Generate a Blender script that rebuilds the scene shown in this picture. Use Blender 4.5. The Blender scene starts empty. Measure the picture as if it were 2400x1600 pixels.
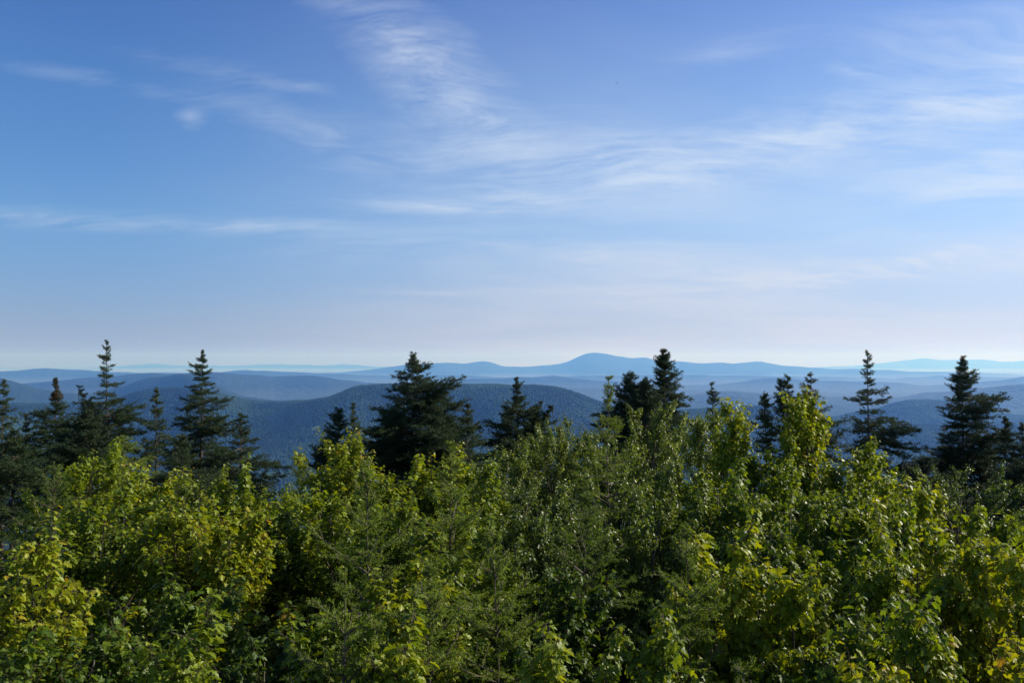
import bpy, math, random
import numpy as np
from math import radians, sin, cos, pi

# ------------------------------------------------------------------ camera, sky, sun, exposure
F = 1997.0            # focal length in photo pixels (photo 2400 x 1600)
HOR = 850.0           # eye-level row in the photo
EYE = 5.5             # eye height over the summit ground (low lookout platform)
sc = bpy.context.scene
COL = sc.collection
cam_d = bpy.data.cameras.new("camera")
cam_d.sensor_width = 36.0
cam_d.lens = 36.0 * F / 2400.0
cam_d.clip_start = 0.05
cam_d.clip_end = 200000.0
cam = bpy.data.objects.new("camera", cam_d)
cam.location = (0, 0, EYE)
cam.rotation_euler = (radians(90) + math.atan((HOR - 800.0) / F), 0, 0)
COL.objects.link(cam)
sc.camera = cam

SUN_AZ = radians(69)      # to the right of the view axis (+Y)
SUN_EL = radians(30)
SKY_STRENGTH = 0.076
sun_d = bpy.data.lights.new("sun", 'SUN')
sun_d.energy = 5.0
sun_d.angle = radians(0.53)
sun_d.color = (1.0, 0.93, 0.80)
sun = bpy.data.objects.new("sun", sun_d)
sdir = (sin(SUN_AZ) * cos(SUN_EL), cos(SUN_AZ) * cos(SUN_EL), sin(SUN_EL))
import mathutils
sun.rotation_euler = mathutils.Vector(sdir).to_track_quat('Z', 'Y').to_euler()
sun.location = (30, 10, 60)
COL.objects.link(sun)

sc.view_settings.view_transform = 'Standard'
sc.view_settings.look = 'None'
sc.view_settings.exposure = 0.56
sc.view_settings.gamma = 1.0
sc.view_settings.use_curve_mapping = False
cy = sc.cycles
cy.max_bounces = 4
cy.diffuse_bounces = 2
cy.glossy_bounces = 2
cy.transmission_bounces = 2
cy.volume_bounces = 1
cy.transparent_max_bounces = 4
cy.use_denoising = True
cy.use_adaptive_sampling = False
cy.sample_clamp_indirect = 4.0

world = bpy.data.worlds.new("World")
sc.world = world
world.use_nodes = True
nt = world.node_tree
for n in list(nt.nodes):
    nt.nodes.remove(n)
def N(tree, typ, **kw):
    n = tree.nodes.new(typ)
    for k, v in kw.items():
        setattr(n, k, v)
    return n
def math_node(tree, op, a, b=None, c=None, clamp=False):
    n = N(tree, 'ShaderNodeMath', operation=op, use_clamp=clamp)
    for i, v in enumerate((a, b, c)):
        if v is None: continue
        if isinstance(v, (int, float)): n.inputs[i].default_value = v
        else: tree.links.new(v, n.inputs[i])
    return n.outputs[0]
L = nt.links.new
sky = N(nt, 'ShaderNodeTexSky', sky_type='NISHITA')
sky.sun_disc = False
sky.sun_elevation = SUN_EL
sky.sun_rotation = SUN_AZ
sky.altitude = 700
sky.air_density = 1.0
sky.dust_density = 0.6
sky.ozone_density = 2.6
tc = N(nt, 'ShaderNodeTexCoord')
sep = N(nt, 'ShaderNodeSeparateXYZ'); L(tc.outputs['Generated'], sep.inputs[0])
az = math_node(nt, 'ARCTAN2', sep.outputs[0], sep.outputs[1])
el = math_node(nt, 'ARCSINE', sep.outputs[2])
comb = N(nt, 'ShaderNodeCombineXYZ'); L(az, comb.inputs[0]); L(el, comb.inputs[1])
# the cirrus layer, seen on a plane high above: coordinates shrink towards the horizon
zz = math_node(nt, 'ADD', sep.outputs[2], 0.16)
px_ = math_node(nt, 'DIVIDE', sep.outputs[0], zz)
py_ = math_node(nt, 'DIVIDE', sep.outputs[1], zz)
pl = N(nt, 'ShaderNodeCombineXYZ'); L(px_, pl.inputs[0]); L(py_, pl.inputs[1])
wn = N(nt, 'ShaderNodeTexNoise'); wn.inputs['Scale'].default_value = 0.9; wn.inputs['Detail'].default_value = 3
L(pl.outputs[0], wn.inputs['Vector'])
wsc = N(nt, 'ShaderNodeVectorMath', operation='MULTIPLY_ADD'); wsc.inputs[1].default_value = (0.7, 0.7, 0); wsc.inputs[2].default_value = (-0.35, -0.35, 0)
L(wn.outputs['Color'], wsc.inputs[0])
warp = N(nt, 'ShaderNodeVectorMath', operation='ADD'); L(pl.outputs[0], warp.inputs[0]); L(wsc.outputs[0], warp.inputs[1])
def fib(rot, sx, sy, scale, detail, dist, lo, hi, rough=0.6):
    m = N(nt, 'ShaderNodeMapping'); m.inputs['Rotation'].default_value = (0, 0, radians(rot))
    m.inputs['Scale'].default_value = (sx, sy, 1)
    L(warp.outputs[0], m.inputs[0])
    t = N(nt, 'ShaderNodeTexNoise'); t.inputs['Scale'].default_value = scale
    t.inputs['Detail'].default_value = detail; t.inputs['Roughness'].default_value = rough
    t.inputs['Distortion'].default_value = dist
    L(m.outputs[0], t.inputs['Vector'])
    r = N(nt, 'ShaderNodeMapRange', interpolation_type='SMOOTHSTEP')
    r.inputs['From Min'].default_value = lo; r.inputs['From Max'].default_value = hi
    L(t.outputs['Fac'], r.inputs['Value'])
    return r.outputs[0]
streak = fib(-5, 0.8, 2.6, 1.9, 6, 0.3, 0.36, 0.68, 0.6)
fibre = fib(-9, 0.9, 3.6, 6.0, 12, 0.25, 0.34, 0.74, 0.68)
fluff = fib(-20, 1.0, 1.7, 5.0, 12, 0.3, 0.36, 0.70, 0.74)
broad = fib(14, 0.6, 1.3, 1.1, 5, 0.4, 0.30, 0.70)
def AZ(px): return math.atan((px - 1200.0) / F)
def EL(px, py): return math.atan((HOR - py) / math.hypot(F, px - 1200.0))
def patch(px, py, hw, hh, ang, amp):
    """soft elliptical area of the sky (placed by direction) where cirrus is denser"""
    m = N(nt, 'ShaderNodeMapping', vector_type='TEXTURE')
    m.inputs['Location'].default_value = (AZ(px), EL(px, py), 0)
    m.inputs['Rotation'].default_value = (0, 0, radians(ang))
    m.inputs['Scale'].default_value = (hw / F, hh / F, 1)
    L(comb.outputs[0], m.inputs[0])
    g = N(nt, 'ShaderNodeTexGradient', gradient_type='QUADRATIC_SPHERE')
    L(m.outputs[0], g.inputs[0])
    return math_node(nt, 'MULTIPLY', g.outputs['Fac'], amp)
PATCHES = [  # px, py, half width, half height, tilt, amount
    (1020, 175, 300, 160, -30, 1.2), (900, 50, 420, 110, -18, 0.5), (1090, 262, 280, 50, -8, 0.8),
    (1300, 375, 800, 160, -4, 0.9), (1850, 320, 800, 130, 9, 0.95), (900, 560, 900, 120, -4, 0.25), (2330, 235, 460, 120, 13, 1.2),
    (2400, 400, 460, 110, 2, 1.15), (700, 300, 460, 90, -18, 0.32), (440, 272, 55, 45, 0, 0.6),
    (190, 515, 330, 40, 2, 0.8), (600, 525, 260, 28, 2, 0.7), (1050, 488, 380, 34, -3, 0.9),
    (1250, 468, 220, 40, -6, 0.7), (1950, 645, 800, 75, 3, 1.0), (1080, 685, 340, 16, 0, 0.7),
    (1990, 160, 90, 24, -10, 0.7), (2250, 80, 500, 200, 10, 0.4), (400, 120, 520, 70, -8, 0.12),
    (250, 190, 420, 34, -3, 0.4), (640, 190, 220, 26, -2, 0.6), (2180, 600, 260, 26, 8, 0.8), (1450, 600, 500, 60, -3, 0.4),
    (1700, 120, 360, 70, 6, 0.25)]
tot = None
for p in PATCHES:
    o = patch(*p)
    tot = o if tot is None else math_node(nt, 'ADD', tot, o)
mixf = math_node(nt, 'MULTIPLY_ADD', streak, 0.55, math_node(nt, 'MULTIPLY', fibre, 0.33))
mixf = math_node(nt, 'MULTIPLY_ADD', fluff, 0.42, mixf)
cl1 = math_node(nt, 'SUBTRACT', math_node(nt, 'MULTIPLY', math_node(nt, 'POWER', tot, 0.7), mixf), 0.06)
cl1 = math_node(nt, 'MAXIMUM', cl1, 0.0)
# thin even veil of high cloud, thickening from left to right across the view
vr = N(nt, 'ShaderNodeMapRange', interpolation_type='SMOOTHSTEP')
vr.inputs['From Min'].default_value = -0.50; vr.inputs['From Max'].default_value = 0.22
vr.inputs['To Min'].default_value = 0.0; vr.inputs['To Max'].default_value = 0.30
L(az, vr.inputs['Value'])
veil = math_node(nt, 'MULTIPLY', vr.outputs[0], math_node(nt, 'MULTIPLY_ADD', broad, 0.5, 0.75))
vz = N(nt, 'ShaderNodeMapRange', interpolation_type='SMOOTHSTEP')   # the veil stays low in the sky
vz.inputs['From Min'].default_value = 0.03; vz.inputs['From Max'].default_value = 0.45
vz.inputs['To Min'].default_value = 1.55; vz.inputs['To Max'].default_value = 0.35
L(el, vz.inputs['Value'])
veil = math_node(nt, 'MULTIPLY', veil, vz.outputs[0])
cover = math_node(nt, 'MULTIPLY_ADD', cl1, 0.60, veil)
cover = math_node(nt, 'MINIMUM', cover, 0.72)
tone = N(nt, 'ShaderNodeMix', data_type='RGBA', blend_type='MULTIPLY')
tone.inputs[0].default_value = 1.0
tone.inputs[7].default_value = (0.50, 0.71, 1.13, 1)   # deep blue of the clear air behind the cirrus
er = N(nt, 'ShaderNodeValToRGB')   # tint of the clear air: mauve low down, cyan above it, deep blue overhead, darkened out of view to cut fill light
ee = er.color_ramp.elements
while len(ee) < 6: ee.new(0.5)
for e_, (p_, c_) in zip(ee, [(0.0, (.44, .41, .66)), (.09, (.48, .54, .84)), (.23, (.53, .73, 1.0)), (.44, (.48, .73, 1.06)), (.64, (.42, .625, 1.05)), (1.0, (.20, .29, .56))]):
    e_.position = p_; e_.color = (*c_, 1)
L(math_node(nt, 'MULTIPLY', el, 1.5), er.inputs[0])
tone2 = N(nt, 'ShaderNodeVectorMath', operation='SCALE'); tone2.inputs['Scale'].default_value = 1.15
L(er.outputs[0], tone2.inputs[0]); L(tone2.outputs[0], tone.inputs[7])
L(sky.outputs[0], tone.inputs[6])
mix = N(nt, 'ShaderNodeMix', data_type='RGBA', blend_type='MIX')
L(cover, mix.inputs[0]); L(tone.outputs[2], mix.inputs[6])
cc = N(nt, 'ShaderNodeMix', data_type='RGBA')     # creamy low down, whiter above
cr = N(nt, 'ShaderNodeMapRange', interpolation_type='SMOOTHSTEP')
cr.inputs['From Min'].default_value = 0.0; cr.inputs['From Max'].default_value = 0.2
L(el, cr.inputs['Value']); L(cr.outputs[0], cc.inputs[0])
cc.inputs[6].default_value = (7.0, 6.5, 6.6, 1); cc.inputs[7].default_value = (6.5, 7.3, 8.4, 1)
L(cc.outputs[2], mix.inputs[7])
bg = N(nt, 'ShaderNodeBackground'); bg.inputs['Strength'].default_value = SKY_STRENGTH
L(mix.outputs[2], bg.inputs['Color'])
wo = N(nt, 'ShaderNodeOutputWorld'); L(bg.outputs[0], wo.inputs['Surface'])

# ------------------------------------------------------------------ helpers
rng = np.random.default_rng(7)
def tag(o, label=None, cat=None, group=None, kind=None):
    if label: o['label'] = label
    if cat: o['category'] = cat
    if group: o['group'] = group
    if kind: o['kind'] = kind
    return o
def empty(name, loc):
    o = bpy.data.objects.new(name, None)
    o.empty_display_size = 0.3
    o.location = loc
    COL.objects.link(o)
    return o
class Acc:
    """collects triangles for one mesh"""
    def __init__(s): s.v = []; s.t = []; s.a = []; s.n = 0
    def add(s, v, t, a=None):
        v = np.asarray(v, dtype=np.float32).reshape(-1, 3)
        s.v.append(v); s.t.append(np.asarray(t, dtype=np.int32).reshape(-1, 3) + s.n)
        s.a.append(np.full(len(v), 0.5, np.float32) if a is None else np.asarray(a, np.float32))
        s.n += len(v)
    def build(s, name, mat, parent=None, smooth=False, origin=None):
        v = np.concatenate(s.v); t = np.concatenate(s.t); a = np.concatenate(s.a)
        if origin is not None: v = v - np.asarray(origin, np.float32)
        me = bpy.data.meshes.new(name)
        me.vertices.add(len(v)); me.vertices.foreach_set('co', v.ravel())
        me.loops.add(len(t) * 3); me.loops.foreach_set('vertex_index', t.ravel())
        me.polygons.add(len(t))
        me.polygons.foreach_set('loop_start', np.arange(0, len(t) * 3, 3, dtype=np.int32))
        me.polygons.foreach_set('loop_total', np.full(len(t), 3, np.int32))
        me.polygons.foreach_set('use_smooth', np.full(len(t), smooth, bool))
        at = me.attributes.new('tint', 'FLOAT', 'POINT'); at.data.foreach_set('value', a)
        me.update(); me.validate()
        me.materials.append(mat)
        o = bpy.data.objects.new(name, me)
        COL.objects.link(o)
        if parent is not None: o.parent = parent
        return o
def unit(a): return a / np.maximum(np.linalg.norm(a, axis=-1, keepdims=True), 1e-9)
def prisms(acc, P0, P1, r0, r1, n=3, tint=0.5):
    """one tapered n-sided stick per segment"""
    P0 = np.asarray(P0, float).reshape(-1, 3); P1 = np.asarray(P1, float).reshape(-1, 3)
    m = len(P0)
    if m == 0: return
    r0 = np.broadcast_to(r0, (m,)); r1 = np.broadcast_to(r1, (m,))
    D = unit(P1 - P0)
    ref = np.where(np.abs(D[:, 2:3]) > 0.9, np.array([[1., 0, 0]]), np.array([[0, 0, 1.]]))
    A = unit(np.cross(D, ref)); B = np.cross(D, A)
    ang = np.arange(n) * 2 * pi / n
    ring = A[:, None] * np.cos(ang)[None, :, None] + B[:, None] * np.sin(ang)[None, :, None]
    V = np.concatenate([P0[:, None] + ring * r0[:, None, None], P1[:, None] + ring * r1[:, None, None]], 1)
    T = []
    for i in range(n):
        j = (i + 1) % n
        T += [(i, j, n + j), (i, n + j, n + i)]
    T = np.array(T)[None] + (np.arange(m) * 2 * n)[:, None, None]
    acc.add(V.reshape(-1, 3), T.reshape(-1, 3), np.full(m * 2 * n, tint))
def tube(acc, pts, rad, n=7, tint=0.5):
    pts = np.asarray(pts, float); k = len(pts)
    rad = np.broadcast_to(rad, (k,))
    d = unit(np.gradient(pts, axis=0))
    ref = np.array([1., 0.2, 0.1]); A = unit(np.cross(d, ref)); B = np.cross(d, A)
    ang = np.arange(n) * 2 * pi / n
    V = pts[:, None] + (A[:, None] * np.cos(ang)[None, :, None] + B[:, None] * np.sin(ang)[None, :, None]) * rad[:, None, None]
    T = []
    for r in range(k - 1):
        for i in range(n):
            j = (i + 1) % n
            a, b, c, e = r * n + i, r * n + j, (r + 1) * n + j, (r + 1) * n + i
            T += [(a, b, c), (a, c, e)]
    T += [((k - 1) * n, (k - 1) * n + i, (k - 1) * n + i + 1) for i in range(1, n - 1)]
    acc.add(V.reshape(-1, 3), T, np.full(k * n, tint))

def _h(ix, iy, s):
    h = (ix.astype(np.int64) * 374761393 + iy.astype(np.int64) * 668265263 + s * 974634777) & 0xffffffff
    h = ((h ^ (h >> 13)) * 1274126177) & 0xffffffff
    return ((h ^ (h >> 16)) & 0xffff) / 65535.0
def vnoise(x, y, s=0):
    ix = np.floor(x); iy = np.floor(y); fx = x - ix; fy = y - iy
    fx = fx * fx * (3 - 2 * fx); fy = fy * fy * (3 - 2 * fy)
    a = _h(ix, iy, s); b = _h(ix + 1, iy, s); c = _h(ix, iy + 1, s); d = _h(ix + 1, iy + 1, s)
    return (a * (1 - fx) + b * fx) * (1 - fy) + (c * (1 - fx) + d * fx) * fy
def fbm(x, y, s=0, o=4):
    x = np.asarray(x, float); y = np.asarray(y, float)
    r = 0; w = 0.5
    for i in range(o):
        r = r + w * (vnoise(x, y, s + i * 17) - 0.5); x = x * 2.03; y = y * 2.03; w *= 0.5
    return r * 2

# ------------------------------------------------------------------ materials
def new_mat(name):
    m = bpy.data.materials.new(name); m.use_nodes = True
    t = m.node_tree
    for n in list(t.nodes): t.nodes.remove(n)
    return m, t
def ramp(t, fac, stops):
    r = N(t, 'ShaderNodeValToRGB')
    e = r.color_ramp.elements
    while len(e) < len(stops): e.new(0.5)
    for el_, (p, c) in zip(e, stops):
        el_.position = p; el_.color = (*c, 1)
    t.links.new(fac, r.inputs[0])
    return r.outputs[0]
def leaf_mat(name, stops, transl=0.42, rough=0.42, spec=0.5, tcol=(1.5, 1.35, 0.5)):
    m, t = new_mat(name)
    at = N(t, 'ShaderNodeAttribute', attribute_name='tint')
    geo = N(t, 'ShaderNodeNewGeometry')
    nz = N(t, 'ShaderNodeTexNoise'); nz.inputs['Scale'].default_value = 45
    t.links.new(geo.outputs['Position'], nz.inputs['Vector'])
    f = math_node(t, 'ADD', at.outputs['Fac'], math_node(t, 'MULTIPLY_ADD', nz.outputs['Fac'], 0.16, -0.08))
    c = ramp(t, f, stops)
    p = N(t, 'ShaderNodeBsdfPrincipled')
    t.links.new(c, p.inputs['Base Color'])
    p.inputs['Roughness'].default_value = rough
    p.inputs['Specular IOR Level'].default_value = spec
    tr = N(t, 'ShaderNodeBsdfTranslucent')
    mm = N(t, 'ShaderNodeMix', data_type='RGBA', blend_type='MULTIPLY'); mm.inputs[0].default_value = 1
    t.links.new(c, mm.inputs[6]); mm.inputs[7].default_value = (*tcol, 1)
    t.links.new(mm.outputs[2], tr.inputs[0])
    ms = N(t, 'ShaderNodeMixShader'); ms.inputs[0].default_value = transl
    t.links.new(p.outputs[0], ms.inputs[1]); t.links.new(tr.outputs[0], ms.inputs[2])
    o = N(t, 'ShaderNodeOutputMaterial'); t.links.new(ms.outputs[0], o.inputs[0])
    return m
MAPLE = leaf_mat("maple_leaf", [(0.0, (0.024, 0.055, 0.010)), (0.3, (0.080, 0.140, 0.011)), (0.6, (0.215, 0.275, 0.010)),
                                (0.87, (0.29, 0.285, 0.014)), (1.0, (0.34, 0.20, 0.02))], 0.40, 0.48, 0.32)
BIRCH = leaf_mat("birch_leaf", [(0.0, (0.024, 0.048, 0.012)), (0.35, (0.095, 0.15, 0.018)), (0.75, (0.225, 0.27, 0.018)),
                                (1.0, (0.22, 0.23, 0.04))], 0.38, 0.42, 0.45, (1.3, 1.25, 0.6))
SPRUCE = leaf_mat("spruce_needle", [(0.0, (0.010, 0.024, 0.011)), (0.5, (0.031, 0.062, 0.019)), (0.9, (0.065, 0.10, 0.026)), (1.0, (0.15, 0.06, 0.03))],
                  0.15, 0.6, 0.3, (1.2, 1.2, 0.7))
YOUNG = leaf_mat("young_spruce_needle", [(0.0, (0.045, 0.10, 0.022)), (0.5, (0.17, 0.24, 0.024)), (1.0, (0.25, 0.32, 0.03))],
                 0.3, 0.6, 0.2, (1.3, 1.3, 0.5))
def bark_mat(name, a, b, sc_=30):
    m, t = new_mat(name)
    tcn = N(t, 'ShaderNodeTexCoord')
    mp = N(t, 'ShaderNodeMapping'); mp.inputs['Scale'].default_value = (1, 1, 0.25)
    t.links.new(tcn.outputs['Object'], mp.inputs[0])
    nz = N(t, 'ShaderNodeTexNoise'); nz.inputs['Scale'].default_value = sc_; nz.inputs['Detail'].default_value = 6
    t.links.new(mp.outputs[0], nz.inputs['Vector'])
    c = ramp(t, nz.outputs['Fac'], [(0.35, a), (0.65, b)])
    p = N(t, 'ShaderNodeBsdfPrincipled'); t.links.new(c, p.inputs['Base Color']); p.inputs['Roughness'].default_value = 0.85
    bp = N(t, 'ShaderNodeBump'); bp.inputs['Strength'].default_value = 0.5; bp.inputs['Distance'].default_value = 0.01
    t.links.new(nz.outputs['Fac'], bp.inputs['Height']); t.links.new(bp.outputs[0], p.inputs['Normal'])
    o = N(t, 'ShaderNodeOutputMaterial'); t.links.new(p.outputs[0], o.inputs[0])
    return m
BARK = bark_mat("spruce_bark", (0.05, 0.035, 0.025), (0.13, 0.10, 0.08))
BARK_M = bark_mat("maple_bark", (0.05, 0.04, 0.028), (0.12, 0.10, 0.075))
BARK_B = bark_mat("birch_bark", (0.07, 0.055, 0.04), (0.19, 0.16, 0.13))
TWIG = bark_mat("twig_bark", (0.035, 0.028, 0.018), (0.09, 0.07, 0.045))
DEAD = bark_mat("dead_wood", (0.22, 0.19, 0.16), (0.45, 0.42, 0.38))
def forest_mat(name, s1, s2, cols, bump):
    m, t = new_mat(name)
    geo = N(t, 'ShaderNodeNewGeometry')
    n1 = N(t, 'ShaderNodeTexNoise'); n1.inputs['Scale'].default_value = s1; n1.inputs['Detail'].default_value = 8
    n1.inputs['Roughness'].default_value = 0.65
    t.links.new(geo.outputs['Position'], n1.inputs['Vector'])
    v = N(t, 'ShaderNodeTexVoronoi'); v.inputs['Scale'].default_value = s2
    t.links.new(geo.outputs['Position'], v.inputs['Vector'])
    c = ramp(t, n1.outputs['Fac'], [(0.3, cols[0]), (0.5, cols[1]), (0.7, cols[2])])
    p = N(t, 'ShaderNodeBsdfPrincipled'); p.inputs['Roughness'].default_value = 0.95
    p.inputs['Specular IOR Level'].default_value = 0.1
    t.links.new(c, p.inputs['Base Color'])
    bp = N(t, 'ShaderNodeBump'); bp.inputs['Strength'].default_value = 0.9; bp.inputs['Distance'].default_value = bump
    bp.invert = True
    t.links.new(v.outputs['Distance'], bp.inputs['Height']); t.links.new(bp.outputs[0], p.inputs['Normal'])
    o = N(t, 'ShaderNodeOutputMaterial'); t.links.new(p.outputs[0], o.inputs[0])
    return m
FOREST = forest_mat("forested_slope", 0.004, 0.07, [(0.008, 0.016, 0.008), (0.014, 0.027, 0.011), (0.024, 0.038, 0.014)], 8.0)
FARHILL = forest_mat("far_forested_slope", 0.0012, 0.01, [(0.008, 0.015, 0.009), (0.014, 0.025, 0.013), (0.024, 0.036, 0.018)], 30.0)
FLOOR = forest_mat("forest_floor", 0.8, 9.0, [(0.03, 0.024, 0.015), (0.045, 0.04, 0.02), (0.035, 0.055, 0.018)], 0.06)
def treetop_mat():
    m, t = new_mat("distant_foliage")
    at = N(t, 'ShaderNodeAttribute', attribute_name='tint')
    c = ramp(t, at.outputs['Fac'], [(0.0, (0.006, 0.014, 0.009)), (0.45, (0.013, 0.031, 0.011)), (1.0, (0.030, 0.056, 0.016))])
    p = N(t, 'ShaderNodeBsdfPrincipled'); p.inputs['Roughness'].default_value = 0.95; p.inputs['Specular IOR Level'].default_value = 0.1
    t.links.new(c, p.inputs['Base Color'])
    o = N(t, 'ShaderNodeOutputMaterial'); t.links.new(p.outputs[0], o.inputs[0])
    return m
TREETOP = treetop_mat()

# ------------------------------------------------------------------ ground, valley and ridges
VAL = -520.0
def mound(x, y):
    r = np.hypot(x, y)
    edge = 13.0
    drop = np.where(r < edge, 0, (r - edge))
    slope = np.where(drop < 20, drop * drop * 0.0075, 3.0 + (drop - 20) * 0.34)
    return np.maximum(-slope, VAL - 40)
def ground_z(x, y):
    r = np.hypot(x, y)
    near = mound(x, y) + fbm(x / 7.0, y / 7.0, 3) * 0.5 * np.clip(r / 6, 0, 1) + fbm(x / 90.0, y / 90.0, 5) * 14 * np.clip((r - 40) / 300, 0, 1)
    val = VAL + fbm(x / 900.0, y / 900.0, 9) * 35 * np.clip((r - 600) / 1500, 0, 1) + fbm(x / 4000., y / 4000., 29) * 35 * np.clip((r - 3000) / 6000, 0, 1)
    k = 30.0
    return np.logaddexp(near / k, val / k) * k - 0.0 * r
def gz(x, y): return float(ground_z(np.array([x]), np.array([y]))[0])

RIDGES = [
 # name, label, depth m, half depth, points (photo px, row)
 ("hill", "nearest wooded hill with a long rounded top in the middle of the view", 5600, 1700,
  [(-700, 960), (0, 950), (80, 952), (230, 945), (289, 932), (313, 923), (357, 915), (391, 912), (428, 911), (460, 914), (537, 932), (578, 941),
   (629, 946), (663, 947), (731, 941), (765, 937), (800, 924), (817, 915), (837, 909), (868, 905), (916, 903), (980, 901), (1031, 904), (1106, 904),
   (1157, 903), (1208, 907), (1259, 906), (1310, 911), (1344, 920), (1378, 933), (1412, 947), (1450, 958), (1520, 965), (1617, 963), (1702, 960), (1756, 956),
   (1818, 955), (1865, 964), (1960, 985), (2100, 1000), (3100, 1010)]),
 ("hill", "violet-blue wooded hill behind the spruces near the right edge", 7000, 1500,
  [(-700, 1010), (1750, 1010), (1900, 995), (2000, 972), (2056, 960), (2086, 949), (2124, 943), (2161, 939), (2195, 941), (2222, 945), (2280, 958), (2348, 975), (2400, 980), (3100, 985)]),
 ("hill", "blue hill rising out of the left edge behind the leftmost spruces", 9200, 1700,
  [(-700, 900), (-200, 880), (-40, 880), (0, 885), (20, 890), (44, 897), (78, 908), (112, 915), (146, 920), (220, 922), (270, 908), (296, 902), (340, 887), (384, 880), (425, 877), (455, 879),
   (500, 895), (520, 908), (544, 918), (571, 929), (640, 938), (720, 940), (3100, 1000)]),
 ("hill", "pale blue low ridge running out of the right edge above the violet hill", 11000, 2100,
  [(-700, 960), (1300, 950), (1480, 940), (1560, 932), (1627, 925), (1668, 920), (1719, 918), (1770, 921), (1850, 930), (1940, 931), (1974, 930), (2040, 936), (2110, 931), (2161, 922),
   (2212, 918), (2314, 908), (2365, 902), (2400, 899), (2700, 880), (3100, 880)]),
 ("hill", "long slate blue ridge stretching left of the central hill", 14000, 2500,
  [(-700, 905), (0, 905), (68, 898), (136, 891), (204, 886), (282, 880), (323, 875), (357, 872), (391, 876), (440, 874), (503, 871), (578, 877), (629, 882), (663, 882), (700, 880), (731, 879),
   (765, 884), (800, 889), (860, 897), (950, 902), (1100, 905), (3100, 940)]),
 ("hill", "light blue ridge between the distant mountain and the right-hand spruces", 17000, 2600,
  [(-700, 930), (800, 905), (1000, 895), (1106, 888), (1200, 886), (1276, 883), (1303, 880), (1330, 886), (1420, 893), (1500, 897), (1600, 902), (1700, 900), (1729, 896), (1763, 890), (1811, 885), (1845, 886), (1889, 892), (1974, 893), (2069, 894), (2110, 897),
   (2161, 905), (2220, 901), (2280, 894), (2341, 891), (2382, 884), (2400, 882), (2700, 872), (3100, 872)]),
 ("hill", "pale ridge on the far left skyline in front of the faintest peaks", 23000, 3200,
  [(-700, 862), (0, 870), (68, 866), (99, 862), (136, 864), (190, 866), (231, 869), (330, 874), (500, 874), (560, 867), (620, 868), (700, 872), (900, 880), (1060, 878), (1180, 884), (1400, 880), (1600, 878),
   (1800, 882), (2000, 884), (2100, 887), (2144, 884), (2195, 880), (2260, 882), (2400, 886), (3100, 880)]),
 ("mountain", "distant blue mountain with one rounded peak, highest on the skyline", 32000, 4500,
  [(-700, 885), (500, 882), (800, 872), (900, 862), (950, 855), (1001, 851), (1045, 849), (1092, 851), (1126, 846), (1157, 850), (1177, 857), (1218, 860), (1276, 855), (1310, 852), (1330, 847), (1358, 835),
   (1378, 828), (1399, 825), (1422, 829), (1446, 835), (1480, 838), (1511, 837), (1531, 843), (1599, 848), (1651, 851), (1688, 849), (1716, 852), (1746, 849), (1780, 847), (1811, 852),
   (1855, 858), (1896, 861), (1940, 864), (2042, 865), (2144, 870), (2280, 873), (2400, 878), (3100, 880)]),
 ("mountain", "faintest pale range on the horizon with a low peak at far left and a long crest at far right", 62500, 3500,
  [(-700, 862), (200, 862), (300, 857), (330, 854), (357, 851), (390, 854), (440, 857), (500, 857), (560, 856), (650, 853), (700, 854), (760, 857), (800, 853), (850, 856), (900, 859), (1100, 861), (1500, 861), (1800, 861),
   (1906, 861), (2000, 857), (2052, 852), (2110, 845), (2161, 840), (2229, 844), (2300, 843), (2348, 847), (2400, 846), (2700, 852), (3100, 856)]),
]
def ridge_z(k, px, dep):
    name, lab, D, W, pts = RIDGES[k]
    pts = np.array(pts, float)
    # smooth interpolation: average of shifted linear interpolations
    row = sum(np.interp(px + s, pts[:, 0], pts[:, 1]) for s in (-9, -4, 0, 4, 9)) / 5.0
    row = row + fbm(px / 38.0, px * 0 + k, 40 + k, 5) * 2.0
    Dc = D * (1 + 0.10 * fbm(px / 260.0, px * 0 + 3.3 * k, 60 + k, 2))
    crest = EYE - (row - HOR) / F * Dc
    x = (px - 1200) / F * dep
    We = W * (1 + 0.7 * fbm(x / (W * 0.45), dep / (W * 0.9), 80 + k, 3))
    v = (dep - Dc) / We
    v = np.where(v < 0, v * 1.25, v)
    prof = 1.0 / (1.0 + (np.abs(v) * 1.55) ** 2.4)
    base = VAL - 70
    h = base + (crest - base) * prof
    fs = 520. if k < 3 else 1300.
    h = h + fbm(x / fs, dep / (fs * 1.3), 90 + k, 4) * (95 if k == 0 else min(110, W * 0.033)) * (1 - prof) * 1.2
    return h
def build_ridge(k):
    name, lab, D, W, pts = RIDGES[k]
    npx, nd = (1500, 230) if k == 0 else ((1100, 120) if k < 3 else (950, 70))
    P = np.linspace(-560, 2960, npx)
    t = np.linspace(-1, 1, nd); t = np.sign(t) * np.abs(t) ** 1.5
    Q = D + t * W * 1.75
    PX, DE = np.meshgrid(P, Q)
    Z = ridge_z(k, PX, DE)
    X = (PX - 1200) / F * DE
    if 0 < k < 4: Z = Z + fbm(X / 28., DE / 28., 7 + k, 2) * 9
    V = np.stack([X, DE, Z], -1).reshape(-1, 3)
    i = np.arange(nd - 1)[:, None] * npx + np.arange(npx - 1)[None]
    i = i.ravel()
    T = np.concatenate([np.stack([i, i + 1, i + npx + 1], 1), np.stack([i, i + npx + 1, i + npx], 1)])
    a = Acc(); a.add(V, T)
    cx = np.array([0, D, VAL])
    o = a.build(name, FOREST if k < 3 else FARHILL, smooth=True, origin=cx)
    o.location = cx
    tag(o, lab, name, None, 'structure')
for k in range(len(RIDGES)): build_ridge(k)

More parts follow.
